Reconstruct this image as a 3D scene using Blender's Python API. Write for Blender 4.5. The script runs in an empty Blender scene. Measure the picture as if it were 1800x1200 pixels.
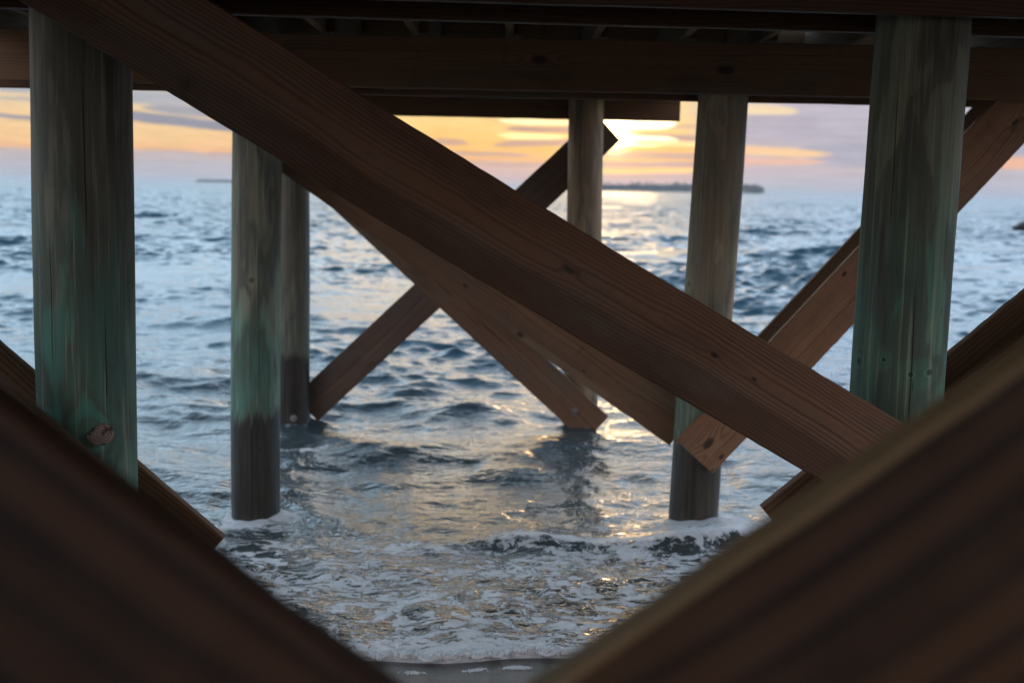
import bpy, bmesh, math, random
import numpy as np
from mathutils import Vector, Matrix, noise as mnoise

R = math.radians
scene = bpy.context.scene
COL = scene.collection

# ------------------------------------------------------------------ camera
EYE = Vector((0.0, 0.0, 1.6))
PITCH, ROLL, FPX = R(6.82), R(1.15), 2250.0
cam_d = bpy.data.cameras.new("camera")
cam = bpy.data.objects.new("camera", cam_d)
COL.objects.link(cam)
cam_d.lens = 45.0
cam_d.sensor_width = 36.0
cam_d.clip_start = 0.05
cam_d.clip_end = 40000.0
cam.matrix_world = (Matrix.Translation(EYE) @ Matrix.Rotation(R(90) - PITCH, 4, 'X')
                    @ Matrix.Rotation(ROLL, 4, 'Z'))
cam_d.dof.use_dof = True
cam_d.dof.focus_distance = 3.6
cam_d.dof.aperture_fstop = 3.4
cam_d.dof.aperture_blades = 9
scene.camera = cam
scene.render.resolution_x, scene.render.resolution_y = 1024, 682

scene.view_settings.view_transform = 'Standard'
scene.view_settings.look = 'None'
scene.view_settings.exposure = 0.0
scene.view_settings.gamma = 1.0
scene.view_settings.use_curve_mapping = False
scene.cycles.max_bounces = 8
scene.cycles.diffuse_bounces = 4
scene.cycles.glossy_bounces = 4
scene.cycles.volume_bounces = 0
scene.cycles.caustics_reflective = False
scene.cycles.caustics_refractive = False
scene.cycles.sample_clamp_indirect = 4.0
scene.cycles.use_denoising = True

CAMROT = cam.matrix_world.to_3x3()


def ray(u, v):
    d = CAMROT @ Vector(((u - 900) / FPX, -(v - 600) / FPX, -1.0))
    return d


def azel(u, v):
    d = ray(u, v).normalized()
    return math.degrees(math.atan2(d.x, d.y)), math.degrees(math.asin(d.z))


def srgb(r, g, b):
    f = lambda c: (c / 255 / 12.92) if c / 255 <= 0.04045 else ((c / 255 + 0.055) / 1.055) ** 2.4
    return (f(r), f(g), f(b))


# ------------------------------------------------------------------ node expression helper
class NT:
    def __init__(s, tree):
        s.t = tree
        s.n = tree.nodes
        s.l = tree.links

    def node(s, typ, **kw):
        nd = s.n.new(typ)
        for k, v in kw.items():
            setattr(nd, k, v)
        return nd

    def put(s, sock, val):
        if isinstance(val, S):
            s.l.new(val.s, sock)
        elif isinstance(val, (tuple, list)):
            v = tuple(val)
            n = len(sock.default_value)
            sock.default_value = (v + (1.0,))[:n] if len(v) < n else v[:n]
        else:
            sock.default_value = val

    def math(s, op, a, b=0.0, c=None, clamp=False):
        nd = s.node('ShaderNodeMath', operation=op, use_clamp=clamp)
        s.put(nd.inputs[0], a)
        s.put(nd.inputs[1], b)
        if c is not None:
            s.put(nd.inputs[2], c)
        return S(s, nd.outputs[0])

    def vec(s, x, y, z):
        nd = s.node('ShaderNodeCombineXYZ')
        s.put(nd.inputs[0], x), s.put(nd.inputs[1], y), s.put(nd.inputs[2], z)
        return S(s, nd.outputs[0])

    def xyz(s, v):
        nd = s.node('ShaderNodeSeparateXYZ')
        s.put(nd.inputs[0], v)
        return S(s, nd.outputs[0]), S(s, nd.outputs[1]), S(s, nd.outputs[2])

    def noise(s, v, scale=1.0, detail=2.0, rough=0.5, dist=0.0):
        nd = s.node('ShaderNodeTexNoise')
        s.put(nd.inputs['Vector'], v)
        nd.inputs['Scale'].default_value = scale
        nd.inputs['Detail'].default_value = detail
        nd.inputs['Roughness'].default_value = rough
        nd.inputs['Distortion'].default_value = dist
        return S(s, nd.outputs[0])

    def voronoi(s, v, scale=1.0, feature='F1', out=0):
        nd = s.node('ShaderNodeTexVoronoi', feature=feature)
        s.put(nd.inputs['Vector'], v)
        nd.inputs['Scale'].default_value = scale
        return S(s, nd.outputs[out])

    def mix(s, f, a, b):
        nd = s.node('ShaderNodeMix', data_type='RGBA')
        s.put(nd.inputs['Factor'], f)
        s.put(nd.inputs['A'], a) if False else None
        ia = [i for i in nd.inputs if i.type == 'RGBA']
        s.put(ia[0], a)
        s.put(ia[1], b)
        o = [o for o in nd.outputs if o.type == 'RGBA'][0]
        return S(s, o)

    def ss(s, x, lo, hi):
        nd = s.node('ShaderNodeMapRange', interpolation_type='SMOOTHSTEP')
        s.put(nd.inputs[0], x)
        nd.inputs[1].default_value, nd.inputs[2].default_value = lo, hi
        return S(s, nd.outputs[0])

    def ramp(s, f, stops, interp='LINEAR'):
        nd = s.node('ShaderNodeValToRGB')
        cr = nd.color_ramp
        cr.interpolation = interp
        while len(cr.elements) < len(stops):
            cr.elements.new(0.5)
        for e, (p, c) in zip(cr.elements, stops):
            e.position = p
            e.color = tuple(c) + (1.0,)
        s.put(nd.inputs[0], f)
        return S(s, nd.outputs[0])


class S:
    def __init__(s, nt, sock):
        s.nt, s.s = nt, sock

    def __add__(a, b): return a.nt.math('ADD', a, b)
    def __radd__(a, b): return a.nt.math('ADD', b, a)
    def __sub__(a, b): return a.nt.math('SUBTRACT', a, b)
    def __rsub__(a, b): return a.nt.math('SUBTRACT', b, a)
    def __mul__(a, b): return a.nt.math('MULTIPLY', a, b)
    def __rmul__(a, b): return a.nt.math('MULTIPLY', b, a)
    def __truediv__(a, b): return a.nt.math('DIVIDE', a, b)
    def sin(a): return a.nt.math('SINE', a)
    def sqrt(a): return a.nt.math('SQRT', a)
    def exp(a): return a.nt.math('EXPONENT', a)
    def pow(a, b): return a.nt.math('POWER', a, b)
    def abs(a): return a.nt.math('ABSOLUTE', a)
    def clamp(a): return a.nt.math('ADD', a, 0.0, clamp=True)


# ------------------------------------------------------------------ sky
SUN_AZ, SUN_EL = azel(1080, 236)
world = bpy.data.worlds.new("World")
scene.world = world
world.use_nodes = True
world.node_tree.nodes.clear()
w = NT(world.node_tree)
tc = w.node('ShaderNodeTexCoord')
D = S(w, tc.outputs['Generated'])
dx, dy, dz = w.xyz(D)
el = w.math('ARCSINE', dz) * (180 / math.pi)
az = w.math('ARCTAN2', dx, dy) * (180 / math.pi)
wv = w.vec(az * 0.16, el * 0.9, 0.0)
warp1 = w.noise(wv, 1.0, 4.0, 0.6) - 0.5
warp2 = w.noise(w.vec(az * 0.35, el * 2.2, 7.0), 1.0, 3.0, 0.6) - 0.5
elw = el + warp1 * 0.5 + warp2 * 0.22
azw = az + warp1 * 3.0


def E(e):            # elevation -> ramp position (log-like stretch)
    return math.log(1 + max(e, 0) * 2.0) / math.log(181)


pos = w.math('LOGARITHM', w.math('MAXIMUM', elw, 0.0) * 2.0 + 1.0, 181.0)
left = w.ramp(pos, [(E(0), srgb(184, 187, 200)), (E(0.7), srgb(190, 187, 196)), (E(1.15), srgb(200, 184, 184)),
                    (E(1.35), srgb(250, 194, 142)), (E(1.9), srgb(252, 208, 150)), (E(2.9), srgb(244, 210, 162)),
                    (E(3.8), srgb(228, 212, 186)), (E(5.0), srgb(206, 212, 216)), (E(9), srgb(164, 194, 216)), (E(16), srgb(178, 206, 226)),
                    (E(28), srgb(166, 196, 218)), (E(50), srgb(130, 154, 184)), (E(90), srgb(92, 116, 150))])
midc = w.ramp(pos, [(E(0), srgb(200, 184, 190)), (E(0.8), srgb(214, 184, 178)), (E(1.3), srgb(250, 192, 128)),
                    (E(2.0), srgb(255, 206, 118)), (E(3.2), srgb(255, 222, 150)),
                    (E(6.0), srgb(238, 214, 176)), (E(9), srgb(232, 208, 172)), (E(15), srgb(226, 210, 190)), (E(22), srgb(206, 210, 216)),
                    (E(28), srgb(170, 196, 216)), (E(50), srgb(130, 154, 184)), (E(90), srgb(92, 116, 150))])
rightc = w.ramp(pos, [(E(0), srgb(180, 184, 200)), (E(0.8), srgb(190, 188, 200)), (E(1.6), srgb(204, 190, 194)),
                      (E(2.6), srgb(180, 182, 202)), (E(3.8), srgb(190, 188, 204)),
                      (E(6.0), srgb(206, 206, 216)), (E(9), srgb(166, 192, 216)), (E(16), srgb(176, 203, 226)),
                      (E(28), srgb(164, 192, 216)), (E(50), srgb(128, 150, 182)), (E(90), srgb(92, 116, 150))])
sky = w.mix(w.ss(azw, -11.0, -6.0), left, midc)
sky = w.mix(w.ss(azw, 6.5, 10.5), sky, rightc)

# cloud bars and bright gaps, each a soft ellipse in direction space (picture position -> azimuth, elevation)
BARS = [
    # u, v, half-width px, half-height px, colour, opacity, tilt (px/px)
    (340, 216, 150, 8, srgb(140, 148, 168), 0.95, 0.08),
    (345, 196, 85, 9, srgb(152, 162, 182), 0.85, 0.05),
    (270, 172, 80, 10, srgb(160, 172, 192), 0.8, 0.0),
    (400, 190, 50, 12, srgb(160, 168, 186), 0.8, 0.0),
    (25, 205, 75, 3.5, srgb(150, 152, 170), 0.85, 0.06),
    (40, 175, 50, 3, srgb(170, 170, 180), 0.6, 0.0),
    (30, 155, 110, 7, srgb(160, 172, 194), 0.75, 0.0),
    (400, 270, 34, 3, srgb(196, 168, 168), 0.7, 0.0),
    (965, 228, 80, 5.5, srgb(190, 158, 148), 0.95, 0.0),
    (965, 251, 95, 6, srgb(196, 162, 150), 0.95, -0.04),
    (790, 250, 30, 6, srgb(206, 168, 150), 0.85, 0.0),
    (905, 213, 60, 2.5, srgb(226, 190, 150), 0.6, 0.0),
    (850, 271, 90, 4, srgb(200, 168, 160), 0.8, 0.0),
    (930, 290, 120, 4, srgb(196, 172, 174), 0.7, 0.0),
    (1170, 241, 85, 6, srgb(186, 164, 164), 0.92, 0.03),
    (1165, 222, 60, 4, srgb(208, 180, 160), 0.7, 0.0),
    (1130, 274, 130, 6, srgb(196, 168, 160), 0.9, 0.0),
    (1130, 289, 130, 5, srgb(190, 164, 166), 0.85, 0.0),
    (1120, 318, 150, 10, srgb(208, 178, 178), 0.7, 0.0),
    (1420, 225, 170, 24, srgb(176, 176, 194), 0.85, 0.0),
    (1490, 272, 75, 19, srgb(166, 172, 194), 0.9, 0.0),
    (1600, 215, 150, 26, srgb(186, 186, 202), 0.7, 0.0),
    (1400, 302, 110, 6, srgb(196, 182, 196), 0.6, 0.0),
    (1750, 250, 90, 22, srgb(160, 170, 194), 0.7, 0.0),
    # bright gaps
    (955, 214, 75, 4.5, (1.6, 1.3, 0.75), 0.8, 0.0),
    (935, 240, 60, 5, (1.5, 1.15, 0.55), 0.8, 0.0),
    (1110, 216, 70, 10, (3.5, 2.9, 1.8), 1.0, 0.0),
    (1105, 248, 80, 9, (3.0, 2.2, 1.1), 1.0, 0.0),
    (1200, 254, 90, 5, (1.25, 0.86, 0.42), 0.9, 0.03),
    (1120, 282, 110, 2.5, srgb(255, 205, 140), 0.9, 0.0),
    (1130, 300, 130, 4.5, (1.15, 0.72, 0.25), 0.9, -0.03),
    (1330, 192, 70, 8, srgb(252, 226, 182), 0.85, 0.03),
    (1355, 266, 95, 8, srgb(252, 210, 160), 0.95, 0.03),
    (1350, 284, 85, 6, srgb(240, 190, 168), 0.85, 0.0),
    (1775, 286, 50, 10, srgb(244, 186, 152), 0.9, 0.0),
]
elb = el + warp1 * 0.20 + warp2 * 0.16
azb = az + warp2 * 1.6
for (u, v, hw, hh, colr, op, tilt) in BARS:
    a0, e0 = azel(u, v)
    sx, sy = hw / 39.3, hh / 39.3
    p = (azb - a0) * (1 / sx)
    q = (elb - (e0 - 0.0) + (az - a0) * (tilt - 0.0)) * (1 / sy)
    m = w.ss(p * p * (p * p) + q * q, 1.7, 0.35) * op
    sky = w.mix(m, sky, colr)
strk = w.noise(w.vec(az * 0.5, el * 5.5, 3.0), 1.0, 4.0, 0.6)
mul = w.node('ShaderNodeVectorMath', operation='SCALE')
w.put(mul.inputs[0], sky)
w.put(mul.inputs[3], (strk - 0.5) * 0.5 + 1.0)
sky = S(w, mul.outputs[0])
# the sun's own glow behind the thin cloud
ang = w.math('ARCCOSINE', w.math('MINIMUM', dx * (math.sin(R(SUN_AZ)) * math.cos(R(SUN_EL)))
                                 + dy * (math.cos(R(SUN_AZ)) * math.cos(R(SUN_EL)))
                                 + dz * math.sin(R(SUN_EL)), 0.999999)) * (180 / math.pi)
g1 = (ang * ang * (-1 / (2 * 0.36 ** 2))).exp()
g2 = (ang * (-1 / 1.5)).exp()
g3 = (ang * (-1 / 14.0)).exp()
glow = w.node('ShaderNodeVectorMath', operation='SCALE')
glow.inputs[0].default_value = (10.0, 7.6, 3.6)
w.put(glow.inputs[3], g1)
glow2 = w.node('ShaderNodeVectorMath', operation='SCALE')
glow2.inputs[0].default_value = (0.75, 0.42, 0.10)
w.put(glow2.inputs[3], g2)
glow3 = w.node('ShaderNodeVectorMath', operation='SCALE')
glow3.inputs[0].default_value = (0.05, 0.02, 0.0)
w.put(glow3.inputs[3], g3)


def vadd(a, b):
    nd = w.node('ShaderNodeVectorMath', operation='ADD')
    w.put(nd.inputs[0], a), w.put(nd.inputs[1], b)
    return S(w, nd.outputs[0])


tot = vadd(vadd(vadd(sky, S(w, glow.outputs[0])), S(w, glow2.outputs[0])), S(w, glow3.outputs[0]))
# the land side of the sky is dimmer and bluer
back = w.ss(dy, 0.35, -0.5)
eastc = w.ramp(w.ss(el, 0.0, 60.0), [(0, srgb(176, 168, 168)), (0.4, srgb(150, 154, 166)), (1, srgb(100, 118, 145))])
bsc = w.node('ShaderNodeVectorMath', operation='SCALE')
w.put(bsc.inputs[0], eastc)
bsc.inputs[3].default_value = 1.3
tot = w.mix(back, tot, S(w, bsc.outputs[0]))
tot = w.mix(w.ss(el, 0.0, -3.0), tot, srgb(120, 110, 105))
bg1 = w.node('ShaderNodeBackground')
w.put(bg1.inputs[0], tot)
SKY_GAIN = 1.0
w.put(bg1.inputs[1], w.ss(el, 4.4, 12.5) * w.ss(el, 56.0, 16.0) * 2.5 + w.ss(el, 6.0, 20.0) * 0.35 + 0.97)
nish = w.node('ShaderNodeTexSky', sky_type='NISHITA')
nish.sun_disc = False
nish.sun_elevation = R(SUN_EL)
nish.sun_rotation = R(SUN_AZ)
bg2 = w.node('ShaderNodeBackground')
dimn = w.node('ShaderNodeVectorMath', operation='SCALE')
w.l.new(nish.outputs[0], dimn.inputs[0])
w.put(dimn.inputs[3], w.ss(el, 3.0, 25.0) * 0.6 + 0.04)
w.l.new(dimn.outputs[0], bg2.inputs[0])
bg2.inputs[1].default_value = 0.05
add = w.node('ShaderNodeAddShader')
w.l.new(bg1.outputs[0], add.inputs[0])
w.l.new(bg2.outputs[0], add.inputs[1])
wo = w.node('ShaderNodeOutputWorld')
w.l.new(add.outputs[0], wo.inputs[0])

# ------------------------------------------------------------------ sun
sun_d = bpy.data.lights.new("sun", 'SUN')
sun_d.energy = 0.08
sun_d.angle = R(4.0)
sun_d.color = (1.0, 0.60, 0.27)
sun = bpy.data.objects.new("sun", sun_d)
COL.objects.link(sun)
sd = Vector((math.sin(R(SUN_AZ)) * math.cos(R(SUN_EL)), math.cos(R(SUN_AZ)) * math.cos(R(SUN_EL)), math.sin(R(SUN_EL))))
sun.rotation_euler = sd.to_track_quat('Z', 'Y').to_euler()
sun.location = (1, 12, 6)


# ------------------------------------------------------------------ materials
def new_mat(name):
    m = bpy.data.materials.new(name)
    m.use_nodes = True
    m.node_tree.nodes.clear()
    return m, NT(m.node_tree)


def finish(m, n, color, rough=0.7, bump=None, bstr=0.3, bdist=0.01, spec=0.5, extra=None):
    b = n.node('ShaderNodeBsdfPrincipled')
    n.put(b.inputs['Base Color'], color)
    n.put(b.inputs['Roughness'], rough)
    n.put(b.inputs['Specular IOR Level'], spec)
    for k, v in (extra or {}).items():
        n.put(b.inputs[k], v)
    if bump is not None:
        bp = n.node('ShaderNodeBump')
        bp.inputs['Strength'].default_value = bstr
        bp.inputs['Distance'].default_value = bdist
        n.put(bp.inputs['Height'], bump)
        n.l.new(bp.outputs[0], b.inputs['Normal'])
    o = n.node('ShaderNodeOutputMaterial')
    n.l.new(b.outputs[0], o.inputs[0])
    return m


def board_mat(name, light=(0.30, 0.155, 0.095), dark=(0.13, 0.062, 0.040), knots=(), seed=0.0, pith=(0.07, 0.0),
              band=None, ring=0.0075, gain=1.0, wet=None, pale=None, edge=None, tint=(0.86, 0.77, 0.57), old=0.5):
    """Plain-sawn softwood. Local x = along the board, y = thickness, z = across the face."""
    m, n = new_mat(name)
    t = n.node('ShaderNodeTexCoord')
    x, y, z = n.xyz(S(n, t.outputs['Object']))
    xs = x + seed
    wob = n.noise(n.vec(xs * 0.9, z * 2.0, y * 2.0), 1.0, 2.0, 0.5) - 0.5
    wob2 = n.noise(n.vec(xs * 3.5, z * 14.0, y * 8.0 + 3.0), 1.0, 2.0, 0.5) - 0.5
    zz = z - pith[1] + wob * 0.11
    yy = y + pith[0] + wob2 * 0.012
    r = (yy * yy + zz * zz).sqrt()
    kmask = None
    for (kx, kz, ks) in knots:
        ax, bz = (x - kx) * (0.55 / ks), (z - kz) * (1.0 / ks)
        d2 = ax * ax + bz * bz + wob2 * 1.6
        g = (d2 * -0.22).exp()
        r = r + g * (ks * 0.9)
        k = n.ss(d2, 1.5, 0.35)
        kmask = k if kmask is None else n.math('MAXIMUM', kmask, k)
    ph = r * (2 * math.pi / ring)
    rings = n.math('POWER', (ph.sin() * 0.5 + 0.5), 2.2)
    amp = n.noise(n.vec(xs * 0.8, z * 9.0, y * 9.0 + 9.0), 1.0, 3.0, 0.6)
    fib = n.noise(n.vec(xs * 3.0, z * 230.0, y * 230.0), 1.0, 2.0, 0.6)
    strk = n.noise(n.vec(xs * 0.7, z * 38.0, y * 38.0), 1.0, 3.0, 0.65)
    blot = n.noise(n.vec(xs * 2.2, z * 7.0, y * 7.0 + 5.0), 1.0, 4.0, 0.6)
    f = (rings * amp * 1.3 + (strk - 0.45) * 0.9 + (fib - 0.5) * 0.35).clamp()
    c = n.mix(f, light, dark)
    c = n.mix(n.ss(blot, 0.52, 0.75) * 0.55, c, tuple(v * 0.55 for v in dark))
    c = n.mix(n.ss(blot, 0.48, 0.28) * 0.35, c, tuple(v * 1.25 for v in light))
    if band:
        z0, z1, amt = band
        bm = n.ss(z + wob * 0.05 + wob2 * 0.02, z0, z1)
        c = n.mix(bm * amt, c, tuple(v * 0.5 for v in dark))
    if pale:
        px, pz, pl, pw = pale
        d2 = ((x - px) * (1 / pl)).pow(2.0) if False else None
        ax, bz = (x - px) * (1 / pl), (z - pz) * (1 / pw)
        c = n.mix(n.ss(ax * ax + bz * bz + (blot - 0.5) * 2.2, 1.0, 0.75) * 0.55, c, (0.34, 0.27, 0.20))
    if kmask is not None:
        c = n.mix(kmask * 0.9, c, (0.022, 0.012, 0.009))
    if wet:
        c = n.mix(n.ss(x + wob * 0.5 + (strk - 0.5) * 0.3, wet[0], wet[1]) * 0.75, c, tuple(v * 0.45 for v in dark))
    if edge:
        c = n.mix(n.ss(z + wob2 * 0.012, edge - 0.004, edge) * 0.85, c, (0.74, 0.55, 0.37))  # sky light on the board's top face, painted in as a paler colour
    silver = n.noise(n.vec(xs * 1.3 + 7.0, z * 5.0 + y * 3.0, 2.0), 1.0, 4.0, 0.62)
    c = n.mix(n.ss(silver, 0.47, 0.66) * old, c, n.mix(f, (0.24, 0.215, 0.195), (0.085, 0.075, 0.07)))
    drip = n.noise(n.vec(xs * 5.0, z * 2.0, 6.0), 1.0, 4.0, 0.65)
    c = n.mix(n.ss(drip, 0.60, 0.70) * 0.35, c, tuple(v * 0.4 for v in dark))
    nicks = n.noise(n.vec(xs * 9.0, z * 60.0, y * 60.0 + 2.0), 1.0, 2.0, 0.5)
    c = n.mix(n.ss(nicks, 0.72, 0.80) * 0.6, c, tuple(v * 0.35 for v in dark))
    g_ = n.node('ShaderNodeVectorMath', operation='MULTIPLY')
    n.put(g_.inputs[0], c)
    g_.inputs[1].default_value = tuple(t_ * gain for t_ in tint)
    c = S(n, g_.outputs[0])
    h = rings * 0.35 * amp + fib * 0.35 + strk * 0.5
    return finish(m, n, c, 0.62, h, 0.5, 0.004, 0.35)


def pile_mat(name, knots=(), seed=0.0, wetline=0.35, top=2.0, greenlo=0.2, greenhi=1.25, gstr=0.9,
             brown=(0.17, 0.15, 0.125), green=(0.075, 0.17, 0.14), dark=(0.045, 0.045, 0.042), contour=1.0, darkamt=0.6,
             radius=0.125, cracks=()):
    """Peeled, copper-treated log. Local z = height above the water, weather marks run down it."""
    m, n = new_mat(name)
    t = n.node('ShaderNodeTexCoord')
    x, y, z = n.xyz(S(n, t.outputs['Object']))
    rr = (x * x + y * y).sqrt()
    th = n.math('ARCTAN2', x, y * -1.0)              # 0 faces the land side, + to the right
    zs = z + seed
    big = n.noise(n.vec(x * 5.0, y * 5.0, zs * 1.1), 1.0, 3.0, 0.55)
    med = n.noise(n.vec(x * 15.0, y * 15.0, zs * 2.6 + 4.0), 1.0, 4.0, 0.6)
    strk = n.noise(n.vec(x * 70.0, y * 70.0, zs * 1.8), 1.0, 3.0, 0.65)
    fine = n.noise(n.vec(x * 190.0, y * 190.0, zs * 5.0), 1.0, 2.0, 0.6)
    hgt = big * 1.0 + med * 0.22
    kmask = None
    for (kt, kz, ks_) in knots:
        ks = abs(ks_)
        ax, bz = (th - kt) * (radius / ks), (z - kz) * (0.8 / ks)
        d2 = ax * ax + bz * bz * 1.6 + (med - 0.5) * 1.6 + (fine - 0.5) * 0.5
        hgt = hgt + (d2.sqrt() * -0.62).exp() * 0.55
        if ks_ < 0: continue
        k = n.ss(d2, 1.2, 0.1)
        kmask = k if kmask is None else n.math('MAXIMUM', kmask, k)
    cont = ((hgt * 62.0 * contour).sin() * 0.5 + 0.5)
    cont = n.math('POWER', cont, 1.6)
    plate = n.ss((hgt * 17.0).sin(), -0.15, 0.15)
    gm = n.ss(z + (med - 0.5) * 1.2, greenhi, greenlo + 0.15) * n.ss(z + (med - 0.5) * 0.3, wetline - 0.08, wetline + 0.05)
    gm = gm * (0.45 + n.ss(big + (strk - 0.5) * 0.4, 0.32, 0.56) * 0.75)
    c = n.mix((gm * gstr).clamp(), brown, green)
    c = n.mix((1.0 - plate) * 0.42, c, dark)
    c = n.mix(cont * 0.55, c, dark)
    c = n.mix(n.ss(strk, 0.50, 0.74) * (darkamt * 0.75), c, dark)
    c = n.mix(n.ss(strk, 0.46, 0.28) * 0.35, c, (0.34, 0.34, 0.27))
    c = n.mix((fine - 0.4).clamp() * 0.7, c, dark)
    # dark weathered run down the face
    run = n.ss(n.noise(n.vec(x * 11.0 + 3.0, y * 11.0, zs * 0.7), 1.0, 4.0, 0.6), 0.52, 0.62)
    c = n.mix(run * n.ss(z + (med - 0.5), 0.6, 1.5) * darkamt, c, tuple(v * 0.7 for v in dark))
    # wet, slimy foot
    g_ = n.node('ShaderNodeVectorMath', operation='MULTIPLY')
    n.put(g_.inputs[0], c)
    g_.inputs[1].default_value = (2.2, 2.2, 1.9)
    c = S(n, g_.outputs[0])
    wet = n.ss(z + (strk - 0.5) * 0.22 + (big - 0.5) * 0.16, wetline + 0.05, wetline - 0.02)
    wetc = n.mix(n.ss(strk, 0.4, 0.65), (0.034, 0.027, 0.022), (0.010, 0.010, 0.009))
    c = n.mix(wet * 0.92, c, wetc)
    # short checks
    chk = n.noise(n.vec(x * 130.0, y * 130.0, zs * 9.0 + 1.0), 1.0, 1.0, 0.5)
    chk = n.ss(chk, 0.76, 0.80)
    c = n.mix(chk * 0.8, c, (0.012, 0.012, 0.012))
    for (ct, z0, z1) in cracks:
        dd = (th - ct + (n.noise(n.vec(0.0, ct * 7.0, zs * 3.0), 1.0, 3, 0.6) - 0.5) * 0.10).abs()
        cm = n.ss(dd, 0.016, 0.006) * n.ss(z, z0, z0 + 0.08) * n.ss(z, z1, z1 - 0.15)
        c = n.mix(cm * 0.9, c, (0.008, 0.008, 0.008))
        chk = n.math('MAXIMUM', chk, cm * 2.0)
    if kmask is not None:
        c = n.mix(kmask * 0.7, c, (0.018, 0.014, 0.012))
    h = cont * 0.25 + strk * 0.7 + fine * 0.3 - chk * 1.0
    rough = n.mix(wet, (0.7, 0.7, 0.7), (0.32, 0.32, 0.32))
    return finish(m, n, c, rough, h, 0.55, 0.004, 0.4)


# ------------------------------------------------------------------ mesh helpers
def link(name, me, mat, parent=None, mw=None):
    o = bpy.data.objects.new(name, me)
    COL.objects.link(o)
    if mat:
        me.materials.append(mat)
    if parent:
        o.parent = parent
    if mw is not None:
        o.matrix_local = mw
    return o


def tag(o, label=None, cat=None, group=None, kind=None):
    if label: o['label'] = label
    if cat: o['category'] = cat
    if group: o['group'] = group
    if kind: o['kind'] = kind
    return o


def board_mesh(name, L, w_, th, bow=0.0, obow=0.0, seed=0, nx=30, r=0.005, cut0=0.0, cut1=0.0):
    """Sawn board centred on its origin: x length, y thickness, z width, eased edges, slight warp, raw ends."""
    rnd = random.Random(seed)
    prof = []
    for cx, cz, a0 in ((1, 1, 0), (-1, 1, 90), (-1, -1, 180), (1, -1, 270)):
        for k in range(4):
            a = R(a0 + k * 30)
            prof.append((cx * (th / 2 - r) + r * math.cos(a), cz * (w_ / 2 - r) + r * math.sin(a)))
    # extra points along both faces so that knots and warps have something to hold
    verts, faces = [], []
    n = len(prof)
    for i in range(nx + 1):
        t = i / nx
        x0 = (t - 0.5) * L
        s = 4 * t * (1 - t)
        wz = 1 + 0.006 * mnoise.noise(Vector((x0 * 3, seed, 1)))
        dz = -bow * s + 0.0015 * mnoise.noise(Vector((x0 * 5, seed, 2)))
        dy = obow * s + 0.002 * mnoise.noise(Vector((x0 * 2, seed, 3)))
        for (py, pz) in prof:
            cut = (cut0 * (1 - t) + cut1 * t) * pz if i in (0, nx) else 0.0
            jit = 0.0016 * mnoise.noise(Vector((x0 * 22, py * 60, pz * 60 + seed))) - 0.006 * max(0, mnoise.noise(Vector((x0 * 9, py * 9, pz * 5 + seed * 3))) - 0.42) * (1 if pz > 0 else -1)
            verts.append((x0 + cut, py + dy + (jit if abs(pz) > w_ / 2 - r * 1.1 else 0), pz * wz + dz + jit))
    for i in range(nx):
        for k in range(n):
            a, b = i * n + k, i * n + (k + 1) % n
            faces.append((a, b, b + n, a + n))
    faces.append(tuple(range(n))[::-1])
    faces.append(tuple(range(nx * n, nx * n + n)))
    me = bpy.data.meshes.new(name)
    me.from_pydata(verts, [], faces)
    bm = bmesh.new(); bm.from_mesh(me)
    bmesh.ops.recalc_face_normals(bm, faces=bm.faces)
    bm.to_mesh(me); bm.free()
    return me


def on_plane(u, v, Y0, k=0.0):
    """world point seen at (u,v) on the vertical plane Y = Y0 + k X"""
    d = ray(u, v)
    s = Y0 / (d.y - k * d.x)
    return EYE + d * s


def log_mesh(name, h0, h1, r0, r1, seed=0, seg=56, rings=70, lean=(0, 0)):
    verts, faces = [], []
    for i in range(rings + 1):
        t = i / rings
        z = h0 + (h1 - h0) * t
        rad = r0 + (r1 - r0) * t
        for k in range(seg):
            a = 2 * math.pi * k / seg
            ca, sa = math.cos(a), math.sin(a)
            rr = rad * (1 + 0.020 * mnoise.noise(Vector((ca * 1.2 + seed, sa * 1.2, z * 1.6)))
                        + 0.008 * mnoise.noise(Vector((ca * 5 + seed, sa * 5, z * 5))))
            if i == rings: rr *= 0.985
            verts.append((rr * ca + lean[0] * z + 0.004 * math.sin(z * 2.1 + seed), rr * sa + lean[1] * z, z))
    for i in range(rings):
        for k in range(seg):
            a, b = i * seg + k, i * seg + (k + 1) % seg
            faces.append((a, b, b + seg, a + seg))
    faces.append(tuple(range(seg))[::-1])
    faces.append(tuple(range(rings * seg, rings * seg + seg)))
    me = bpy.data.meshes.new(name)
    me.from_pydata(verts, [], faces)
    for p in me.polygons[:-2]:
        p.use_smooth = True
    return me


# ------------------------------------------------------------------ THE PIER (all bolted together: one thing)
pier = bpy.data.objects.new("pier", None)
COL.objects.link(pier)
pier.location = (0, 6.16, 0)
tag(pier, "brown timber pier seen from underneath, green round piles and crossed braces standing in surf", "pier")
PI0 = Matrix.Translation((0, -6.16, 0))


def place(name, me, mat, mw, label=None, parent=None):
    o = link(name, me, mat, parent or pier)
    o.matrix_local = (PI0 @ mw) if parent is None else mw
    if label: o['label'] = label
    return o


# ---- piles: (name data) x, Y, radius top, radius bottom
def pile(px_top, px_bot, Y, r, foot, top, mat, label, seed):
    """px = (u, v) of the axis high and low on the pile; its depth Y gives its real place"""
    a, b = on_plane(*px_top, Y), on_plane(*px_bot, Y)
    lx = (a.x - b.x) / (a.z - b.z)
    x0 = b.x - lx * b.z
    me = log_mesh("pile", foot, top, r * 1.015, r * 0.985, seed, lean=(lx, 0))
    return place("pile", me, mat, Matrix.Translation((x0, Y, 0)), label)


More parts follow.
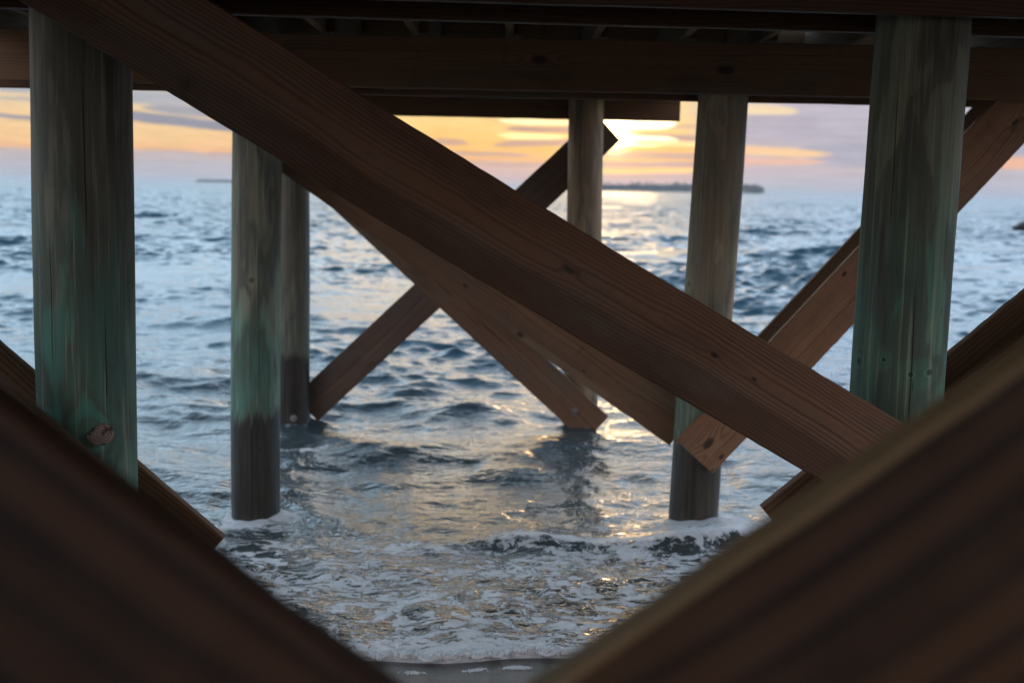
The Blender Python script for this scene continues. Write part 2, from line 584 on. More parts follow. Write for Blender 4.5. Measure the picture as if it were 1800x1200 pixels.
def th_z(u, v, Y, cx, r):
    """angle round the pile and height of a mark seen at (u,v) on its near face"""
    p = on_plane(u, v, Y - r * 0.8)
    s = max(-0.95, min(0.95, (p.x - cx) / r))
    return math.asin(s), p.z


NL, NR, ML, MR, FL, FR = 3.36, 3.53, 6.16, 6.16, 8.5, 8.5
cNL = on_plane(152, 500, NL).x; cNR = on_plane(1590, 500, NR).x
cML = on_plane(451, 500, ML).x; cMR = on_plane(1247, 500, MR).x
kn = lambda l, Y, c, r: tuple((*th_z(u, v, Y, c, r), s) for (u, v, s) in l)
m_nl = pile_mat("near_left_pile_wood", kn([(176, 762, -0.026), (88, 735, 0.010)], NL, cNL, 0.128), 3.1,
                wetline=-0.4, greenlo=0.75, greenhi=1.75, gstr=1.4, brown=(0.135, 0.125, 0.11), green=(0.038, 0.125, 0.110),
                contour=0.6, radius=0.128, darkamt=0.45, cracks=((-0.35, 1.1, 1.5), (0.42, 1.45, 1.9), (0.75, 1.0, 1.3)))
m_nr = pile_mat("near_right_pile_wood", kn([(1508, 640, 0.010), (1561, 632, 0.007), (1640, 653, 0.011), (1606, 656, 0.007)],
                                           NR, cNR, 0.126), 8.4, wetline=-0.4, greenlo=0.75, greenhi=2.0, gstr=1.2,
                brown=(0.15, 0.155, 0.125), green=(0.055, 0.150, 0.125), contour=0.55, radius=0.126, darkamt=0.75, cracks=((0.06, 0.7, 1.42), (-0.55, 1.5, 1.95)))
m_ml = pile_mat("mid_left_pile_wood", kn([(447, 492, 0.016), (460, 790, 0.009), (468, 258, 0.012)], ML, cML, 0.118), 5.7,
                wetline=0.47, greenlo=0.6, greenhi=1.45, gstr=1.0, brown=(0.17, 0.16, 0.13), green=(0.065, 0.175, 0.150),
                contour=0.4, radius=0.118, darkamt=0.5, cracks=((0.35, 0.6, 1.3), (-0.4, 1.2, 1.7)))
m_mr = pile_mat("mid_right_pile_wood", kn([(1216, 500, 0.012)], MR, cMR, 0.122), 12.2,
                wetline=0.40, greenlo=0.45, greenhi=1.25, gstr=0.9, brown=(0.24, 0.178, 0.130), green=(0.10, 0.20, 0.155),
                contour=0.4, radius=0.122, darkamt=0.35, cracks=((0.3, 0.5, 1.2),))
m_fl = pile_mat("far_left_pile_wood", (), 15.0, wetline=0.45, gstr=0.3, brown=(0.105, 0.082, 0.066), contour=0.4, darkamt=0.6)
m_fr = pile_mat("far_right_pile_wood", (), 19.0, wetline=0.20, gstr=0.10, brown=(0.30, 0.185, 0.115), contour=0.4, darkamt=0.4)

p_nl = pile((145, 100), (154.5, 800), NL, 0.127, -0.6, 2.28, m_nl, "thick green pile with a big knot near its foot", 1)
p_nr = pile((1619, 100), (1578, 690), NR, 0.126, -0.6, 2.28, m_nr, "thick green pile with dark streaks and small knots", 2)
p_ml = pile((452, 250), (449.5, 900), ML, 0.119, -0.8, 2.285, m_ml, "green pile with a dark wet foot standing in foam", 3)
p_mr = pile((1268, 200), (1220, 900), MR, 0.120, -0.8, 2.285, m_mr, "grey brown pile carrying the reddish board end", 4)
p_fl = pile((513, 330), (516, 750), FL, 0.113, -1.0, 2.285, m_fl, "dark brown pile half hidden behind the green pile", 5)
p_fr = pile((1030, 250), (1019, 750), FR, 0.117, -1.0, 2.285, m_fr, "smallest pile, right in front of the setting sun", 6)

# the big knot stands proud of the near left pile
kt, kz = th_z(176, 762, NL, cNL, 0.128)
bm = bmesh.new()
bmesh.ops.create_icosphere(bm, subdivisions=4, radius=1.0)
for v in bm.verts:
    f = 1 + 0.28 * mnoise.noise(v.co * 1.6) + 0.12 * mnoise.noise(v.co * 5)
    v.co = Vector((v.co.x * 0.035 * f, v.co.y * 0.010 * f, v.co.z * 0.025 * f))
me = bpy.data.meshes.new("knot"); bm.to_mesh(me); bm.free()
for p in me.polygons: p.use_smooth = True
m, n = new_mat("knot_wood")
t = n.node('ShaderNodeTexCoord')
x, y, z = n.xyz(S(n, t.outputs['Object']))
nn = n.noise(n.vec(x * 60, y * 60, z * 60), 1, 4, 0.6)
rk = ((x * x + z * z * 1.6).sqrt() + nn * 0.012) * 700
c = n.mix((rk.sin() * 0.5 + 0.5) * 0.6, (0.34, 0.26, 0.22), (0.12, 0.09, 0.08))
c = n.mix(n.ss(nn, 0.5, 0.62) * 0.8, c, (0.015, 0.012, 0.01))
finish(m, n, c, 0.7, nn, 0.6, 0.006)
kx = on_plane(176, 762, NL - 0.125).x
bpy.context.view_layer.update()
px0 = (p_nl.matrix_world.translation.x)
ko = link("knot", me, m, p_nl)
ko.matrix_local = Matrix.Translation((kx - px0, -math.sqrt(max(0.127 ** 2 - (kx - cNL) ** 2, 0.004)) - 0.005, kz)) @ Matrix.Rotation(R(-25), 4, 'Y') @ Matrix.Rotation(kt, 4, 'Z')

# ---- bolts
mb, n = new_mat("galvanised_steel")
t = n.node('ShaderNodeTexCoord')
nn = n.noise(S(n, t.outputs['Object']), 120, 3, 0.6)
finish(mb, n, n.mix(nn, (0.42, 0.43, 0.44), (0.16, 0.12, 0.10)), 0.45, nn, 0.2, 0.001, 0.5, {'Metallic': 0.8})


def bolt_mesh():
    bm = bmesh.new()
    def disc(r, y0, y1, seg, ch=0.0):
        ring = []
        for (rr, yy) in ((r, y0), (r, y1 + ch), (r - ch, y1)):
            ring.append([bm.verts.new((rr * math.cos(2 * math.pi * k / seg), yy, rr * math.sin(2 * math.pi * k / seg))) for k in range(seg)])
        for a, b in zip(ring, ring[1:]):
            for k in range(seg):
                bm.faces.new((a[k], a[(k + 1) % seg], b[(k + 1) % seg], b[k]))
        bm.faces.new(ring[-1]); bm.faces.new(ring[0][::-1])
    disc(0.024, 0.0, -0.0035, 24, 0.001)
    disc(0.0135, -0.0037, -0.0145, 6, 0.002)
    disc(0.0072, -0.0147, -0.026, 14, 0.0015)
    bmesh.ops.recalc_face_normals(bm, faces=bm.faces)
    me = bpy.data.meshes.new("bolt"); bm.to_mesh(me); bm.free()
    return me


BOLT = bolt_mesh()
BOLT.materials.append(mb)

TH = 0.038
W10 = 0.235


def board(name, pa, pb, Y, k, w_, mat, label, side=-1, ext=(0, 0), bow=0.0, seed=0, th=TH, cut=(0, 0), bolts=(), edge='top'):
    """pa, pb: two (u,v) points on the board's upper long edge; Y, k: the vertical plane its near face lies in"""
    A, B = on_plane(*pa, Y, k), on_plane(*pb, Y, k)
    ax = (B - A).normalized()
    A = A - ax * ext[0]; B = B + ax * ext[1]
    L = (B - A).length
    nrm = Vector((-k, 1, 0)).normalized()
    up = ax.cross(nrm).normalized()
    if up.z < 0: up = -up
    # right handed: x = ax, y = yv, z = up
    yv = up.cross(ax)
    off = -1 if edge == 'top' else 1
    c = (A + B) / 2 + up * (off * w_ / 2) + nrm * (th / 2)
    M = Matrix(((ax.x, yv.x, up.x, c.x), (ax.y, yv.y, up.y, c.y), (ax.z, yv.z, up.z, c.z), (0, 0, 0, 1)))
    me = board_mesh(name, L, w_, th, bow, 0, seed, nx=110, cut0=cut[0], cut1=cut[1])
    o = place(name, me, mat, M, label)
    o['_L'] = L
    s = -1 if yv.y > 0 else 1
    for (bu, bv) in bolts:
        p = on_plane(bu, bv, Y, k)
        q = M.inverted() @ p
        b = link("bolt", BOLT, None, o)
        b.matrix_local = Matrix.Translation((q.x, s * (th / 2 + 0.0006), q.z)) @ Matrix.Rotation(0.4 * seed, 4, 'Y') @ (Matrix.Rotation(math.pi, 4, 'Z') if s > 0 else Matrix.Identity(4))
    del o['_L']
    return o, M, L


def local_knots(marks, pa, pb, Y, k, w_, ext=(0, 0)):
    A, B = on_plane(*pa, Y, k), on_plane(*pb, Y, k)
    ax = (B - A).normalized()
    A = A - ax * ext[0]; B = B + ax * ext[1]
    nrm = Vector((-k, 1, 0)).normalized()
    up = ax.cross(nrm).normalized()
    if up.z < 0: up = -up
    c = (A + B) / 2 - up * w_ / 2
    out = []
    for (u, v, s) in marks:
        p = on_plane(u, v, Y, k) - c
        out.append((p.dot(ax), p.dot(up), s))
    return tuple(out)


# A: big brace across the near bent
gA = dict(pa=(300, -46), pb=(1598, 746), Y=3.20, k=0.10, w_=0.238)
kA = local_knots([(1001, 475, 0.008), (1255, 624, 0.006), (1326, 666, 0.0045)], ext=(0.3, 0.25), **gA)
mA = board_mat("big_brace_wood", knots=kA, seed=2.0, pith=(0.05, 0.012), band=(-0.028, -0.052, 0.62), ring=0.0085,
               light=(0.29, 0.165, 0.115), dark=(0.12, 0.064, 0.046), tint=(0.82, 0.75, 0.62))
board("brace", label="biggest brace, running from upper left to lower right across the near piles", ext=(0.3, 0.25), mat=mA, bow=0.012, seed=11, **gA)

# E: mid bent, near face, reddish lower end over the mid right pile
gE = dict(pa=(1190, 775), pb=(1734, 195), Y=6.00, k=0.0, w_=W10)
kE = local_knots([(1245, 779, 0.019), (1268, 803, 0.010), (1252, 826, 0.007), (1484, 482, 0.009), (1785, 215, 0.011), (1254, 724, 0.004)], ext=(0.0, 0.22), **gE)
mE = board_mat("pale_brace_wood", knots=kE, seed=5.5, pith=(0.06, -0.02), ring=0.011, light=(0.34, 0.19, 0.125), dark=(0.15, 0.075, 0.05), tint=(0.95, 0.84, 0.66))
board("brace", label="brace with a knotty reddish end bolted over the grey brown pile", ext=(0.0, 0.22), mat=mE, seed=12, **gE)
gE2 = dict(pa=(1333, 591), pb=(1715, 185), Y=6.29, k=0.0, w_=W10)
mE2 = board_mat("brace_wood", seed=9.5, pith=(0.08, 0.03), ring=0.009, light=(0.29, 0.165, 0.115), dark=(0.13, 0.07, 0.05))
board("brace", label="brace on the seaward side, only its upper strip shows beside its twin", ext=(0.35, 0.20), mat=mE2, seed=13, **gE2)

# C: mid bent, seaward face, other diagonal
gC = dict(pa=(1180, 684), pb=(600, 274), Y=6.29, k=0.0, w_=W10)
gCl = dict(pa=(600, 274), pb=(1180, 684), Y=6.29, k=0.0, w_=W10)
kC = local_knots([(825, 468, 0.016), (818, 502, 0.009), (914, 588, 0.012), (1026, 652, 0.005)], ext=(0.42, 0.16), **gCl)
mC = board_mat("worn_brace_wood", knots=kC, seed=14.5, pith=(0.055, 0.02), ring=0.0095, light=(0.31, 0.18, 0.125), dark=(0.14, 0.078, 0.056),
               pale=(kC[2][0] + 0.22, kC[2][1] - 0.005, 0.30, 0.025), tint=(0.88, 0.82, 0.67))
board("brace", label="brace with a pale worn patch passing behind the grey brown pile", ext=(0.42, 0.16), mat=mC, seed=14, **gCl)

# B and D: far bent
mB = board_mat("far_brace_wood", seed=17.5, pith=(0.06, 0.0), ring=0.012, light=(0.31, 0.175, 0.12), dark=(0.15, 0.08, 0.055), tint=(0.78, 0.76, 0.66))
gB = dict(pa=(545, 330), pb=(1027, 777), Y=8.34, k=0.0, w_=W10)
board("brace", label="far brace ending on the foot of the smallest pile", ext=(0.85, 0.0), mat=mB, seed=15, edge='bottom', bolts=((1010, 722),), **gB)
mD = board_mat("far_cross_brace_wood", seed=21.5, pith=(0.05, -0.01), ring=0.012, light=(0.29, 0.175, 0.125), dark=(0.14, 0.08, 0.06), tint=(0.66, 0.70, 0.70))
gD = dict(pa=(543, 672), pb=(1062, 188), Y=8.62, k=0.0, w_=W10)
board("brace", label="far brace rising from the dark pile towards the sun", ext=(0.14, -0.07), mat=mD, seed=16, **gD)

# the nut of the rising brace shows on the near side of the dark pile
o_d = [o for o in pier.children if o.get('label', '').startswith('far brace rising')][0]
wm = Matrix.Translation(on_plane(516, 735, FL - 0.114))
bpy.context.view_layer.update()
b = link("bolt", BOLT, None, o_d)
b.matrix_local = o_d.matrix_world.inverted() @ wm

# F and H: near bent, seaward face, low ends either side
mF = board_mat("low_brace_wood", seed=25.5, pith=(0.06, 0.05), ring=0.010, light=(0.25, 0.15, 0.105), dark=(0.10, 0.055, 0.042))
gF = dict(pa=(1340, 892), pb=(1656, 633), Y=3.64, k=0.06, w_=W10)
board("brace", label="brace passing behind the right thick pile, its low end just above the foam", ext=(0.0, 1.5), mat=mF, seed=17, **gF)
mH = board_mat("low_left_brace_wood", seed=29.5, pith=(0.06, 0.05), ring=0.010, light=(0.25, 0.15, 0.105), dark=(0.10, 0.055, 0.042))
gH = dict(pa=(0, 606), pb=(393, 946), Y=3.52, k=0.06, w_=W10)
board("brace", label="brace passing behind the left thick pile, its cut end above the foam", ext=(0.9, 0.0), mat=mH, seed=18, **gH)
gF2 = dict(pa=(1652, 708), pb=(1800, 602), Y=3.42, k=0.06, w_=W10)
mF2 = board_mat("paired_brace_wood", seed=33.5, pith=(0.06, 0.05), ring=0.010, light=(0.25, 0.15, 0.105), dark=(0.10, 0.055, 0.042))
board("brace", label="brace at the right edge in front of the pile, just above the blurred timber", ext=(0.18, 1.0), mat=mF2, seed=19, **gF2)
mH2 = board_mat("front_left_brace_wood", seed=37.5, pith=(0.06, 0.05), ring=0.009, light=(0.22, 0.12, 0.085), dark=(0.09, 0.046, 0.034))
gH2 = dict(pa=(0, 668), pb=(237, 868), Y=3.16, k=0.06, w_=W10)
board("brace", label="brace across the foot of the left thick pile, mostly behind the blurred timber", ext=(0.8, 0.25), mat=mH2, seed=20, **gH2)

# G, J: the bent right at the lens, far out of focus
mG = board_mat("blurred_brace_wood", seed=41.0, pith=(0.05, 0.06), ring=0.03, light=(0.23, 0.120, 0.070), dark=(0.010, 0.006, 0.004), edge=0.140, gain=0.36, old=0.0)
gG = dict(pa=(955, 1214), pb=(1800, 632), Y=0.80, k=0.0, w_=0.29)
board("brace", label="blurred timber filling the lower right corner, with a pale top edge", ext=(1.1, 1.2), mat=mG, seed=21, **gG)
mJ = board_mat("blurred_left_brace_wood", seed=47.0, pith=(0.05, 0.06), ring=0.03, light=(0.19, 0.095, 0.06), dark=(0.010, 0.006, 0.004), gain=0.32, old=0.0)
gJ = dict(pa=(0, 716), pb=(661, 1207), Y=0.74, k=0.0, w_=0.26)
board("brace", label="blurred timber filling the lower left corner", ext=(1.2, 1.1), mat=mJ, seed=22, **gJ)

# ---- caps (paired horizontal boards bolted on both faces of each row of piles)
zc = 2.055


def cap(x0, x1, Y, k, zb, w_, mat, label, seed):
    L = (x1 - x0) * math.sqrt(1 + k * k)
    ax = Vector((1, k, 0)).normalized()
    yv = Vector((0, 0, 1)).cross(ax)
    xm = (x0 + x1) / 2
    c = Vector((xm, Y + k * xm, zb + w_ / 2)) + yv * TH / 2
    M = Matrix(((ax.x, yv.x, 0, c.x), (ax.y, yv.y, 0, c.y), (0, 0, 1, c.z), (0, 0, 0, 1)))
    me = board_mesh("cap_beam", L, w_, TH, 0.0, 0.0, seed, nx=40)
    return place("cap_beam", me, mat, M, label)


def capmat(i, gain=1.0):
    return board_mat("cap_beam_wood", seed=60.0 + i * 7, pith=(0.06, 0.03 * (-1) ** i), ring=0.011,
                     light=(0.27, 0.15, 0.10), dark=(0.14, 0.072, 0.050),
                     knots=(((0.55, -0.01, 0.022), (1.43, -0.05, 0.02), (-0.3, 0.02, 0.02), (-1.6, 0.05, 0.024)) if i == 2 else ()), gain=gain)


kN = 0.065
zN = on_plane(1250, 18, 3.27, kN).z
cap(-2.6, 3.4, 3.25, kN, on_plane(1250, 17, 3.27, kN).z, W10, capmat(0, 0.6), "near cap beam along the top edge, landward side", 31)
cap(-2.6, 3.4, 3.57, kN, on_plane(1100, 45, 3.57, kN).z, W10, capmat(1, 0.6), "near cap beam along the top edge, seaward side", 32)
zM = on_plane(1300, 168, 5.99).z
cap(-2.7, 3.5, 5.955, 0.0, zM, W10, capmat(2), "wide cap beam across the middle row of piles", 33)
cap(-2.7, 3.5, 6.285, 0.0, on_plane(1400, 182, 6.285).z, W10, capmat(3), "seaward cap beam showing just under the wide one", 34)
zF = on_plane(1000, 209.5, 8.62).z
x0, x1 = on_plane(560, 205, 8.63).x - 0.3, on_plane(1195, 213, 8.63).x
cap(x0, x1, 8.625, 0.0, zF, W10, capmat(4), "far cap beam over the sunlit gap", 35)
cap(x0, on_plane(1128, 213, 8.33).x, 8.33, 0.0, on_plane(1000, 177, 8.33).z + 0.01, W10, capmat(5), "far cap beam, landward side", 36)

# ---- joists and deck boards above
mj = [board_mat("joist_wood", seed=90.0 + i * 5, pith=(0.06, 0.0), ring=0.012, light=(0.30, 0.21, 0.15), dark=(0.15, 0.09, 0.065)) for i in range(3)]
zj = 2.30
rj = random.Random(4)
jme = [board_mesh("joist", 9.0, 0.184, TH, 0, 0, 50 + i, nx=12) for i in range(3)]
jfar = [board_mesh("joist", 3.2, 0.184, TH, 0, 0, 55 + i, nx=8) for i in range(3)]
for i in range(3):
    jme[i].materials.append(mj[i]); jfar[i].materials.append(mj[i])
xs = -2.5
k = 0
while xs < 3.3:
    xx = xs + rj.uniform(-0.03, 0.03)
    M = Matrix.Translation((xx, 2.55, zj + 0.092)) @ Matrix.Rotation(R(90), 4, 'Z')
    place("joist", jme[k % 3], None, M)
    if -2.1 < xx < 1.3:
        M = Matrix.Translation((xx + 0.041, 7.62, zj + 0.092)) @ Matrix.Rotation(R(90), 4, 'Z')
        place("joist", jfar[k % 3], None, M)
    xs += 0.406
    k += 1
me = board_mesh("rim_joist", 6.0, 0.184, TH, 0, 0, 58)
place("rim_joist", me, mj[1], Matrix.Translation((0.4, 7.08, zj + 0.092)), "rim joist closing the deck on the sea side")
# short blocking pieces between the joists over the middle cap
mdk = [board_mat("deck_board_wood", seed=120.0 + i * 5, pith=(0.05, 0.0), ring=0.012, light=(0.33, 0.30, 0.24), dark=(0.16, 0.14, 0.11)) for i in range(3)]
dme = [board_mesh("deck_board", 6.0, 0.14, TH, 0, 0, 70 + i, nx=6) for i in range(3)]
dfar = [board_mesh("deck_board", 3.5, 0.14, TH, 0, 0, 75 + i, nx=6) for i in range(3)]
for i in range(3):
    dme[i].materials.append(mdk[i]); dfar[i].materials.append(mdk[i])
yy = -1.9
k = 0
while yy < 9.2:
    near = yy < 7.05
    M = Matrix.Translation((0.4 if near else -0.4, yy, zj + 0.184 + TH / 2 + 0.001)) @ Matrix.Rotation(R(90), 4, 'X')
    place("deck_board", (dme if near else dfar)[k % 3], None, M)
    yy += 0.147
    k += 1

# ------------------------------------------------------------------ SAND
m, n = new_mat("wet_sand")
t = n.node('ShaderNodeTexCoord')
x, y, z = n.xyz(S(n, t.outputs['Object']))
g = n.noise(n.vec(x, y, z), 260, 3, 0.7)
b_ = n.noise(n.vec(x, y * 2, z), 3.0, 4, 0.6)
c = n.mix(b_, (0.055, 0.045, 0.035), (0.028, 0.024, 0.02))
c = n.mix(n.ss(g, 0.6, 0.7) * 0.5, c, (0.25, 0.22, 0.18))
wetness = n.ss(y + (b_ - 0.5) * 0.5, 2.6, 3.4)
finish(m, n, c, n.mix(wetness, (0.75,) * 3, (0.09,) * 3), g * 0.3 + b_ * 1.5, 0.5, 0.02, 0.8)


def edge_y(X):
    return 4.185 + 0.05 * np.sin(X * 1.7 + 0.6) + 0.018 * np.sin(X * 6.1) + 0.010 * np.sin(X * 13.0 + 1)


gx = np.linspace(-14, 14, 281); gy = np.linspace(-6, 6.4, 125)
X, Y = np.meshgrid(gx, gy)
Z = 0.055 * (edge_y(X) - Y) + 0.006 * np.sin(X * 2.3 + Y * 3.1) * np.clip((3.6 - Y), 0, 1)


def grid_mesh(name, X, Y, Z, smooth=True, attrs=None):
    ny, nx = X.shape
    me = bpy.data.meshes.new(name)
    nv = nx * ny
    co = np.stack([X, Y, Z], -1).reshape(-1, 3).astype(np.float32)
    me.vertices.add(nv)
    me.vertices.foreach_set('co', co.ravel())
    i = np.arange((ny - 1) * (nx - 1))
    r_, c_ = i // (nx - 1), i % (nx - 1)
    a = r_ * nx + c_
    q = np.stack([a, a + 1, a + nx + 1, a + nx], -1).astype(np.int32)
    me.loops.add(q.size)
    me.loops.foreach_set('vertex_index', q.ravel())
    me.polygons.add(len(q))
    me.polygons.foreach_set('loop_start', np.arange(len(q), dtype=np.int32) * 4)
    me.polygons.foreach_set('loop_total', np.full(len(q), 4, dtype=np.int32))
    me.polygons.foreach_set('use_smooth', np.ones(len(q), dtype=bool))
    me.update(calc_edges=True)
    for k, v in (attrs or {}).items():
        at = me.attributes.new(k, 'FLOAT', 'POINT')
        at.data.foreach_set('value', v.astype(np.float32).ravel())
    me.validate()
    return me


so = link("sand", grid_mesh("sand", X, Y, Z), m)
tag(so, kind='structure')

# ------------------------------------------------------------------ SEA
rows = [3.86]
while rows[-1] < 14000:
    d = rows[-1]
    rows.append(d + max(0.0019 * d, d * d * (0.00008 if d < 260 else 0.0004)))
rows = np.array(rows)
tx = np.concatenate([np.linspace(-1.1, -0.46, 90, endpoint=False), np.linspace(-0.46, 0.46, 720, endpoint=False), np.linspace(0.46, 1.1, 91)])
TXg, YY = np.meshgrid(tx, rows)
XX = TXg * YY
spy = np.gradient(rows)[:, None] * np.ones_like(XX)
spx = np.maximum(YY * (0.92 / 720), 1e-4)
H = np.zeros_like(XX); DX = np.zeros_like(XX); DY = np.zeros_like(XX)
rng = np.random.default_rng(7)


def sstep(x, a, b):
    t = np.clip((x - a) / (b - a), 0, 1)
    return t * t * (3 - 2 * t)


def add_waves(N, l0, l1, slope, spread, mask, main=-math.pi / 2, chop=0.8):
    global H, DX, DY
    lam = np.exp(rng.uniform(math.log(l0), math.log(l1), N))
    th = main + rng.normal(0, spread, N)
    ph = rng.uniform(0, 2 * math.pi, N)
    for l, a, p in zip(lam, th, ph):
        kx, ky = math.cos(a), math.sin(a)
        kk = 2 * math.pi / l
        amp = slope * math.sqrt(2 / N) / kk
        proj_sp = abs(ky) * spy + abs(kx) * spx
        f = sstep(l / proj_sp, 2.0, 3.4) * mask
        arr = kk * (kx * XX + ky * YY) + p
        H += amp * f * np.sin(arr)
        c = amp * f * np.cos(arr) * chop
        DX += c * kx; DY += c * ky


off = sstep(YY, 5.2, 8.5)
# groups: patches of stronger and weaker chop
grp = 0.75 + 0.35 * np.sin(XX * 0.31 + YY * 0.11 + 1) * np.sin(YY * 0.23 - XX * 0.07) + 0.2 * np.sin(XX * 0.9 - YY * 0.37)
grp = np.clip(grp, 0.35, 1.4)
add_waves(40, 9.0, 26.0, 0.045, 0.5, sstep(YY, 60, 140))
add_waves(60, 3.0, 9.0, 0.085, 0.55, sstep(YY, 12, 30) * np.clip(grp, .6, 1.4))
add_waves(60, 1.1, 3.5, 0.085, 0.60, off * grp)
add_waves(110, 0.15, 0.9, 0.150, 0.62, (0.25 + 0.75 * off) * grp * (0.85 + 0.85 * sstep(YY, 8, 13)))
add_waves(80, 0.06, 0.28, 0.10, 0.9, np.clip(0.55 + 0.45 * grp, 0, 1) * (0.6 + 0.4 * off) * (0.7 + 0.3 * sstep(YY, 8, 11)))
# turbulent swash: lumps in every direction
near = sstep(YY, 8.3, 6.4)
edge_d = YY - edge_y(XX)
swash = near * sstep(edge_d, 0.02, 0.5)
add_waves(70, 0.10, 0.75, 0.105, 1.6, swash, chop=0.5)
# broken wave ridge arriving between the middle piles, and a lower one behind it
for (y0, amp, wd, fr) in ((5.62, 0.066, 0.13, 1.0), (6.9, 0.035, 0.22, 1.4), (5.05, 0.014, 0.07, 2.1)):
    yc = y0 + 0.12 * np.sin(XX * 1.3 * fr + y0) + 0.05 * np.sin(XX * 4.3 * fr + 2) + 0.03 * XX
    e = (YY - yc)
    prof = np.exp(-(e / np.where(e < 0, wd * 0.55, wd * 1.5)) ** 2)
    am = amp * (0.55 + 0.45 * np.sin(XX * 2.1 * fr + 0.8 + y0)) * (0.8 + 0.3 * np.sin(XX * 7.7 + 1))
    H += am * prof
    if y0 == 5.62:
        CREST = np.exp(-((e - 0.03) / 0.06) ** 2); FRONT = np.exp(-((e + 0.09) / 0.055) ** 2); AMN = am / amp
RIDGE = np.exp(-((YY - 5.62) / 0.5) ** 2)
# swell humps further out
for (x0_, y0, lx, ly, a) in ((-2.6, 14.5, 1.6, 0.45, 0.13), (3.5, 15.5, 0.9, 0.4, 0.12), (21.0, 50.0, 5.0, 1.2, 0.35), (-3.2, 10.2, 1.0, 0.3, 0.06),
                             (2.2, 27.0, 2.4, 0.7, 0.16), (-9.0, 26, 3.0, 0.8, 0.15), (9.0, 34, 3.0, 0.9, 0.2)):
    H += a * np.exp(-((XX - x0_) / lx) ** 2 - ((YY - y0) / ly) ** 2)
# water rises round the middle right pile
H += 0.035 * np.exp(-((XX - cMR - 0.12) / 0.16) ** 2 - ((YY - 6.0) / 0.12) ** 2)
H -= 0.045 * np.exp(-((XX - cML) / 0.35) ** 2 - ((YY - 6.0) / 0.3) ** 2)
taper = sstep(edge_d, -0.02, 0.35)
H = H * (0.25 + 0.75 * taper); DX *= taper; DY *= taper
Zs = H + 0.012 * sstep(edge_d, 0.0, 0.06) + np.clip(-edge_d, 0, 1) * 0.055 - 0.03 * sstep(edge_d, 0.005, -0.05)
Zs += 0.013 * np.exp(-((edge_d - 0.035) / 0.018) ** 2) * (0.8 + 0.3 * np.sin(XX * 9) + 0.2 * np.sin(XX * 31))
# foam amount
sl = -(DY)
foam = 0.645 * sstep(edge_d, 3.2, 0.6) + 0.20 * sstep(edge_d, 0.25, 0.0) + 0.5 * np.exp(-((edge_d - 0.03) / 0.03) ** 2)
foam += (0.42 * CREST - 0.06 * FRONT) * AMN + 0.08 * RIDGE
foam += 0.95 * np.exp(-((XX + 1.18) / 0.16) ** 2 - ((YY - 7.55) / 0.30) ** 2)
foam += 0.40 * np.exp(-((XX - cMR - 0.1) / 0.38) ** 2 - ((YY - 5.95) / 0.25) ** 2)
foam += 0.30 * np.exp(-((XX - cML) / 0.28) ** 2 - ((YY - 5.98) / 0.14) ** 2)
for (px_, py_, pr_) in ((cML, ML, 0.119), (cMR, MR, 0.120), (on_plane(516, 750, FL).x, FL, 0.113), (on_plane(1019, 750, FR).x, FR, 0.117)):
    rr_ = np.sqrt((XX - px_) ** 2 + (YY - py_) ** 2) - pr_
    wob_ = 0.03 * np.sin(np.arctan2(YY - py_, XX - px_) * 3 + px_ * 9) + 0.015 * np.sin(np.arctan2(YY - py_, XX - px_) * 8 + py_)
    Zs += 0.014 * np.exp(-(rr_ / 0.035) ** 2) * (1 + 10 * wob_)
    foam += (0.85 if py_ < 7 else 0.6) * np.exp(-((rr_ - 0.012) / (0.05 + wob_)) ** 2)
foam = np.clip(foam, 0, 1)
far = sstep(YY, 12.0, 60.0)
me = grid_mesh("sea", XX + DX, YY + DY, Zs, attrs={'foam': foam, 'far': far})

m, n = new_mat("sea_water")
t = n.node('ShaderNodeTexCoord')
P = S(n, t.outputs['Object'])
x, y, z = n.xyz(P)
af = n.node('ShaderNodeAttribute', attribute_name='foam'); fo = S(n, af.outputs['Fac'])
ar = n.node('ShaderNodeAttribute', attribute_name='far'); fa = S(n, ar.outputs['Fac'])
w1 = n.noise(n.vec(x * 1.6, y * 1.6, 0.0), 1.0, 3, 0.5) - 0.5
w2 = n.noise(n.vec(x * 1.6, y * 1.6, 9.0), 1.0, 3, 0.5) - 0.5
w3 = n.noise(n.vec(x * 9.0, y * 9.0, 3.0), 1.0, 3, 0.6) - 0.5
w4 = n.noise(n.vec(x * 9.0, y * 9.0, 5.0), 1.0, 3, 0.6) - 0.5
fx = x + w1 * 0.35 + w3 * 0.13
fy = y + w2 * 0.35 + w4 * 0.13
big = n.noise(n.vec(fx * 3.2, fy * 4.5, 1.0), 1.0, 3, 0.6)
lace = n.noise(n.vec(fx * 13.0, fy * 21.0, 2.0), 1.0, 6, 0.70)
rid = 1.0 - (n.noise(n.vec(fx * 8.0, fy * 13.0, 8.0), 1.0, 4, 0.6) - 0.5).abs() * 6.0
tiny = n.noise(n.vec(fx * 60, fy * 70, 0.0), 1.0, 3, 0.7)
val = big * 0.40 + lace * 0.62 + rid * 0.16 + (tiny - 0.5) * 0.2 + (fo - 0.5) * 0.50
fm = n.ss(val, 0.672, 0.715)
fm = fm * n.ss(fo, 0.02, 0.15)
